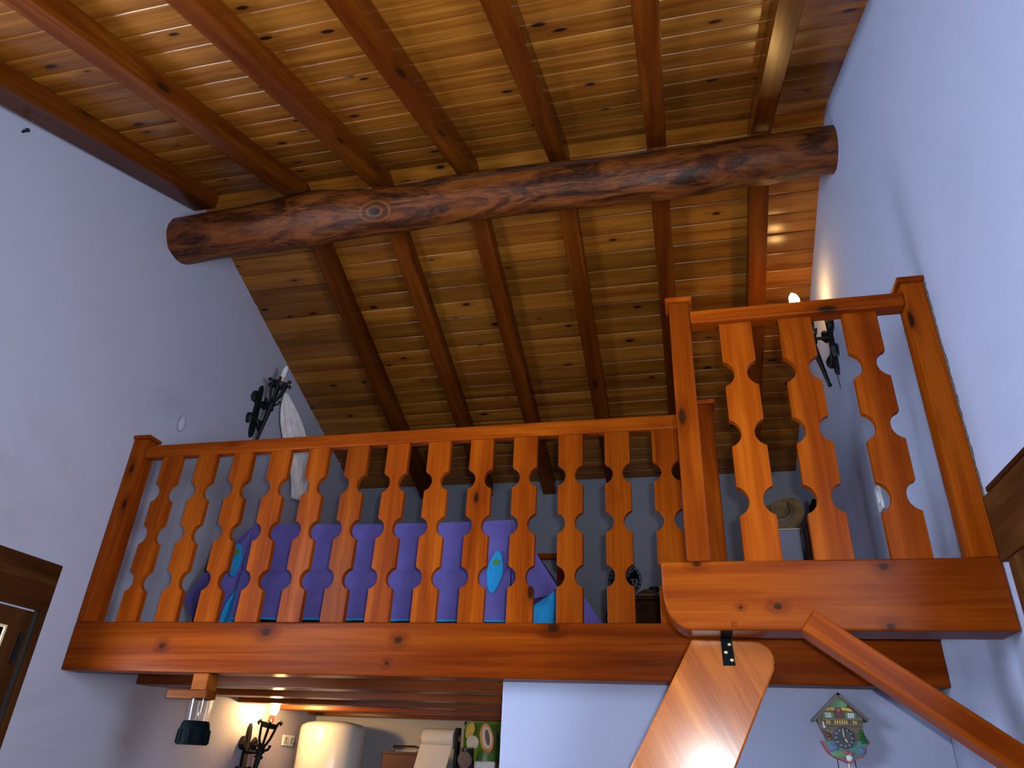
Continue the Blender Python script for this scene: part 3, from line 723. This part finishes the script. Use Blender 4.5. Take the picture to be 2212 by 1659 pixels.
# ------------------------------------------------------------------ hanging lamp under the loft beam
hl = root('bottle_lamp', (-2.2, 3.15, .2+H), 'wooden bracket with clear glass tube and black cap under the loft beam', 'lamp')
WRD = wood('reddish_pine', (.25, .065, .010), (.19, .045, .006), (.11, .02, .002), 'X', knots=.1)
part('hanger', B(-2.250, -2.170, 3.12, 3.20, .278+H, .3485+H), WRD, hl, bevel=.004)
part('arm', B(-2.370, -2.160, 3.12, 3.20, .240+H, .279+H), WRD, hl, bevel=.006)
gc = (-2.203, 3.155)
m = MB()
n = 28; prof = [(.048, .240), (.046, .20), (.043, .148)]
m.lathe((gc[0], gc[1], H), [(.050, .2395), (.050, .20), (.046, .135), (.043, .135), (.046, .20), (.046, .2395)], n)
part('glass_tube', m, GLASS, hl, smooth=True)
m = MB().lathe((gc[0], gc[1], H), [(.054, .150), (.060, .138), (.0645, .118), (.066, .07), (.066, .055), (.060, .055), (.058, .10)], 28)
for k in range(10):
    a = 2*PI*k/10; m.tube([(gc[0]+.0675*math.cos(a), gc[1]+.0675*math.sin(a), .06+H), (gc[0]+.066*math.cos(a), gc[1]+.066*math.sin(a), .115+H)], .004, 6)
part('black_cap', m, BLACKP, hl, smooth=True)

# ------------------------------------------------------------------ kitchen under the loft
wh = root('water_heater', (-2.62, 5.5, -1.0+H), 'tall white enamel water heater in the kitchen corner', 'water heater')
part('tank', MB().lathe((-2.665, 5.5, H), [(.23, -.62), (.242, -.60), (.242, .235), (.235, .258), (.20, .278), (.12, .292), (.02, .296)], 48), ENAMEL, wh, smooth=True)
part('bracket', B(-2.74, -2.58, 5.72, 5.80, -.3+H, .1+H), WHITEP, wh)
so = root('wall_socket', (XL, 5.39, .15+H), 'white double wall socket beside the water heater', 'socket')
part('plate', B(XL, XL+.012, 5.31, 5.47, .115+H, .185+H), WHITEP, so, bevel=.003)
for y in (5.35, 5.43): part('outlet', MB().lathe((XL+.012, y, .15+H), [(.024, 0), (.024, .006), (.018, .006), (.016, .001)], 18, 'X'), plain('grey_outlet', (.25, .25, .26), .5), so, smooth=True)
ks = root('kitchen_shelf', (-1.7, 5.6, -.17+H), 'kitchen wall shelf holding boxes and paper, back of the kitchen', 'shelf')
part('board', B(-2.30, PX-.02, 5.32, YB, -.17+H, -.14+H), WJO, ks, bevel=.003)
for x in (-2.2, -1.0): part('bracket', B(x, x+.03, 5.4, YB, -.30+H, -.17+H), IRON, ks)
ZS = -.14+H
bxx = root('wooden_bread_box', (-2.10, 5.5, ZS), 'red brown wooden box on the kitchen shelf', 'box')
part('body', B(-2.235, -1.96, 5.46, 5.70, ZS, .095+H), BOXW, bxx, bevel=.004)
part('lid', B(-2.24, -1.955, 5.455, 5.705, .095+H, .11+H), BOXW, bxx, bevel=.003)
m = MB().lathe((-2.185, 5.52, .133+H), [(.012, 0), (.022, .004), (.024, .16), (.018, .19), (.009, .205), (.009, .225)], 18, 'X')
single('glass_bottle', m, GLASS, 'small clear bottle lying on the red brown box', 'bottle', smooth=True)
pd = root('paper_dispenser', (-1.8, 5.5, ZS), 'white kitchen paper roll with a sheet hanging down', 'paper roll')
part('roll', MB().lathe((-1.945, 5.49, .21+H), [(.02, 0), (.062, .001), (.062, .235), (.02, .236)], 28, 'X'), PAPER, pd, smooth=True)
part('core', MB().lathe((-1.975, 5.49, .21+H), [(.018, 0), (.018, .30)], 16, 'X'), CANDLE, pd, smooth=True)
part('hanging_sheet', MB().grid(lambda u, v: (-1.945 + .235*u - .06*v, 5.43 - .03*v, .165 - .30*v + H), 6, 8), PAPER, pd, solid=.002)
part('stand', B(-1.70, -1.68, 5.45, 5.53, ZS, .28+H), IRON, pd).location.z += 0
bg = root('snack_packet', (-1.52, 5.5, ZS), 'green and yellow packet with a white oval badge ringed orange', 'packet')
m = MB().grid(lambda u, v: (-1.655 + .265*u, 5.52 - .05*math.sin(PI*u)*math.sin(PI*v), -.14 + .465*v + H), 14, 14)
m.grid(lambda u, v: (-1.655 + .265*u, 5.52 + .05*math.sin(PI*u)*math.sin(PI*v), -.14 + .465*v + H), 14, 14)
part('bag', m, BAGG, bg, smooth=True)
def ell(cx, cz, a, b, t, y0, y1, mat, name, label=None):
    pts = [(cx + a*math.cos(2*PI*k/28)*math.cos(t) - b*math.sin(2*PI*k/28)*math.sin(t), cz + a*math.cos(2*PI*k/28)*math.sin(t) + b*math.sin(2*PI*k/28)*math.cos(t) + H) for k in range(28)]
    return part(name, MB().prism(pts, 'XZ', y0, y1), mat, bg, label=label)
ell(-1.60, .265, .030, .055, -.35, 5.478, 5.50, BAGY, 'yellow_leaf')
ell(-1.47, .22, .050, .095, .2, 5.462, 5.49, BAGO, 'orange_ring')
ell(-1.468, .225, .036, .072, .2, 5.4605, 5.49, BAGW, 'white_badge')
ell(-1.465, .225, .016, .052, .2, 5.459, 5.49, LID, 'badge_mark')
ell(-1.575, .19, .045, .045, 0, 5.472, 5.50, BAGW, 'white_patch')
jr = root('spice_jar', (-1.60, 5.42, ZS), 'dark jar with round brown lid in front of the green packet', 'jar')
JT = Matrix.Translation((-1.585, 5.40, .095+H)) @ Matrix.Rotation(math.radians(8), 4, 'X')
m = MB(); m.M = JT; m.lathe((0, 0, 0), [(.046, -.235+.012), (.048, -.2), (.048, -.02), (.046, 0), (.046, .06)], 24); part('body', m, plain('dark_jar_glass', (.03, .035, .03), .15), jr, smooth=True)
m = MB(); m.M = JT; m.lathe((0, -.056, -.01), [(.048, .005), (.052, 0), (.050, -.006), (.02, -.008)], 26, 'Y'); part('lid', m, LID, jr, smooth=True)
single('white_tub', B(-1.525, -1.37, 5.36, 5.46, ZS, .075+H), WHITEP, 'white tub at the right end of the kitchen shelf', 'tub', bevel=.01)

# ------------------------------------------------------------------ cuckoo clock on the partition wall
ck = root('cuckoo_clock', (.51, PY, .09+H), 'small painted chalet cuckoo clock hanging on the white partition wall', 'clock')
Y0 = PY
def P(poly, y0, y1, mat, name, parent=None, label=None, bevel=0.): return part(name, MB().prism([(x, z+H) for x, z in poly], 'XZ', Y0-y1, Y0-y0), mat, parent or ck, label=label, bevel=bevel)
house = P([(.430, .243), (.510, .318), (.593, .250), (.586, .165), (.46, .165), (.444, .205)], 0, .045, CLK['wood'], 'house')
# log siding
for k in range(4): P([(.447-.002*k, .206+.009*k), (.587, .206+.009*k), (.588, .2135+.009*k), (.446-.002*k, .2135+.009*k)], .045, .049, CLK['wood'], 'siding_log')
for a, b, t in (((.516, .332), (.412, .236), .011), ((.516, .332), (.612, .240), .011)):
    d = Vector((b[0]-a[0], b[1]-a[1])).normalized(); nn = Vector((-d.y, d.x))*t
    if nn.y > 0: nn = -nn
    P([a, b, (b[0]+nn.x, b[1]+nn.y), (a[0]+nn.x, a[1]+nn.y)], -.0, .075, CLK['roof'], 'roof_slope', bevel=.001)
P([(.479, .286), (.512, .319), (.545, .290), (.538, .280), (.486, .279)], .045, .06, CLK['green'], 'gable_foliage')
P([(.466, .279), (.499, .279), (.496, .269), (.462, .268)], .045, .058, CLK['yellow'], 'gable_trim')
P([(.521, .281), (.553, .276), (.560, .266), (.522, .270)], .045, .058, CLK['yellow'], 'gable_trim')
P([(.498, .272), (.513, .280), (.530, .273), (.525, .242), (.500, .242)], .045, .055, CLK['door'], 'cuckoo_door')
part('rosette', MB().ball((.512, Y0-.058, .270+H), .008, .004, .008), CLK['red'], ck)
for cx in (.472, .552):
    wf = P([(cx-.018, .262), (cx+.018, .262), (cx+.018, .243), (cx-.018, .243)], .045, .053, CLK['green'], 'shutters')
    P([(cx-.010, .261), (cx+.010, .261), (cx+.010, .244), (cx-.010, .244)], .053, .056, CLK['white'], 'window_pane', wf)
    for q in (-.0035, .0035): P([(cx+q-.0006, .261), (cx+q+.0006, .261), (cx+q+.0006, .244), (cx+q-.0006, .244)], .056, .057, CLK['blue'], 'mullion', wf)
    P([(cx-.010, .253), (cx+.010, .253), (cx+.010, .2518), (cx-.010, .2518)], .056, .057, CLK['blue'], 'mullion', wf)
bal = P([(.448, .240), (.578, .242), (.578, .236), (.448, .234)], .045, .066, CLK['wood'], 'balcony')
for x in (.464, .472, .492, .500, .508, .516, .524, .532, .556, .564):
    P([(x-.0022, .235), (x+.0022, .235), (x+.0026, .222), (x-.0018, .222)], .060, .066, CLK['yellow'], 'balcony_slat')
P([(.452, .2215), (.582, .223), (.582, .218), (.452, .2165)], .045, .068, CLK['wood'], 'balcony_rail')
basep = [(.436, .165), (.474, .163), (.50, .170), (.53, .170), (.566, .166), (.604, .170), (.602, .158), (.590, .150), (.588, .130), (.570, .112), (.545, .106), (.535, .098), (.522, .092), (.505, .101), (.480, .108), (.458, .124), (.448, .140)]
P(basep, 0, .05, CLK['red'], 'base_edge')
cxm, czm = .52, .137
P([(cxm+(x-cxm)*.93, czm+(z-czm)*.88+.003) for x, z in basep], .05, .056, CLK['teal'], 'base_board')
part('meadow', MB().ball((.495, Y0-.055, .122+H), .035, .006, .014), CLK['green'], ck)
part('pond', MB().ball((.475, Y0-.056, .143+H), .018, .005, .016), CLK['blue'], ck)
part('pond', MB().ball((.572, Y0-.056, .135+H), .013, .005, .014), CLK['blue'], ck)
part('flower', MB().ball((.515, Y0-.060, .128+H), .012, .005, .007).ball((.532, Y0-.060, .124+H), .009, .005, .006), CLK['red'], ck)
part('heart', MB().ball((.523, Y0-.058, .110+H), .011, .004, .011), CLK['white'], ck)
dl_ = part('dial', MB().lathe((.515, Y0-.05, .176+H), [(.0365, 0), (.0365, -.012), (.030, -.014), (.002, -.013)], 32, 'Y'), CLK['dial'], ck)
for k in range(12):
    a = 2*PI*k/12; c_ = Vector((.515+.0285*math.sin(a), 0, .176+.0285*math.cos(a)+H)); d = Vector((math.sin(a), 0, math.cos(a))); e = Vector((math.cos(a), 0, -math.sin(a)))
    q = [c_ - d*.004 - e*.001, c_ - d*.004 + e*.001, c_ + d*.004 + e*.001, c_ + d*.004 - e*.001]
    part('hour_mark', MB().prism([(v.x, v.z) for v in q], 'XZ', Y0-.0655, Y0-.063), CLK['cream'], dl_)
def hand(a, L, wd):
    d = Vector((math.sin(a), math.cos(a))); e = Vector((d.y, -d.x)); o = Vector((.515, .176+H))
    part('hand', MB().prism([tuple(o-d*.006-e*.001), tuple(o-d*.006+e*.001), tuple(o+d*L*.6+e*wd), tuple(o+d*L), tuple(o+d*L*.6-e*wd)], 'XZ', Y0-.069, Y0-.067), CLK['cream'], dl_)
hand(math.radians(-4), .028, .0025); hand(math.radians(150), .020, .003)
for k, (x, z, r_) in enumerate(((.577, .198, .012), (.580, .188, .014), (.582, .177, .017), (.585, .166, .016))):
    part('fir_branch', MB().lathe((x, Y0-.055, z-.006+H), [(r_, 0), (r_*.5, .008), (.001, .016)], 9), CLK['leaf'], ck)
part('deer', MB().ball((.462, Y0-.056, .184+H), .012, .006, .008).tube([(.455, Y0-.056, .188+H), (.448, Y0-.056, .198+H), (.444, Y0-.056, .200+H)], [.005, .004, .003], 7)
     .tube([(.456, Y0-.056, .18+H), (.454, Y0-.056, .163+H)], .0025, 6).tube([(.47, Y0-.056, .18+H), (.472, Y0-.056, .163+H)], .0025, 6), CLK['door'], ck, smooth=True)
part('figure', MB().ball((.451, Y0-.056, .226+H), .003, .003, .004).tube([(.451, Y0-.056, .222+H), (.454, Y0-.056, .209+H)], [.003, .005], 8), CLK['white'], ck, smooth=True)
for x in (.485, .545):
    part('chain', MB().tube([(x, Y0-.03, .108+H), (x+.003, Y0-.03, .02+H), (x+.006, Y0-.03, -.20+H)], .0016, 6), IRON, ck)
part('pendulum', MB().tube([(.522, Y0-.03, .095+H), (.522, Y0-.03, -.03+H)], .002, 6).lathe((.522, Y0-.03, -.04+H), [(.018, .003), (.018, -.003)], 18, 'Y'), BRASS, ck)

for o in list(bpy.data.objects):
    if o.get('label') is None and 'label' in o: del o['label']
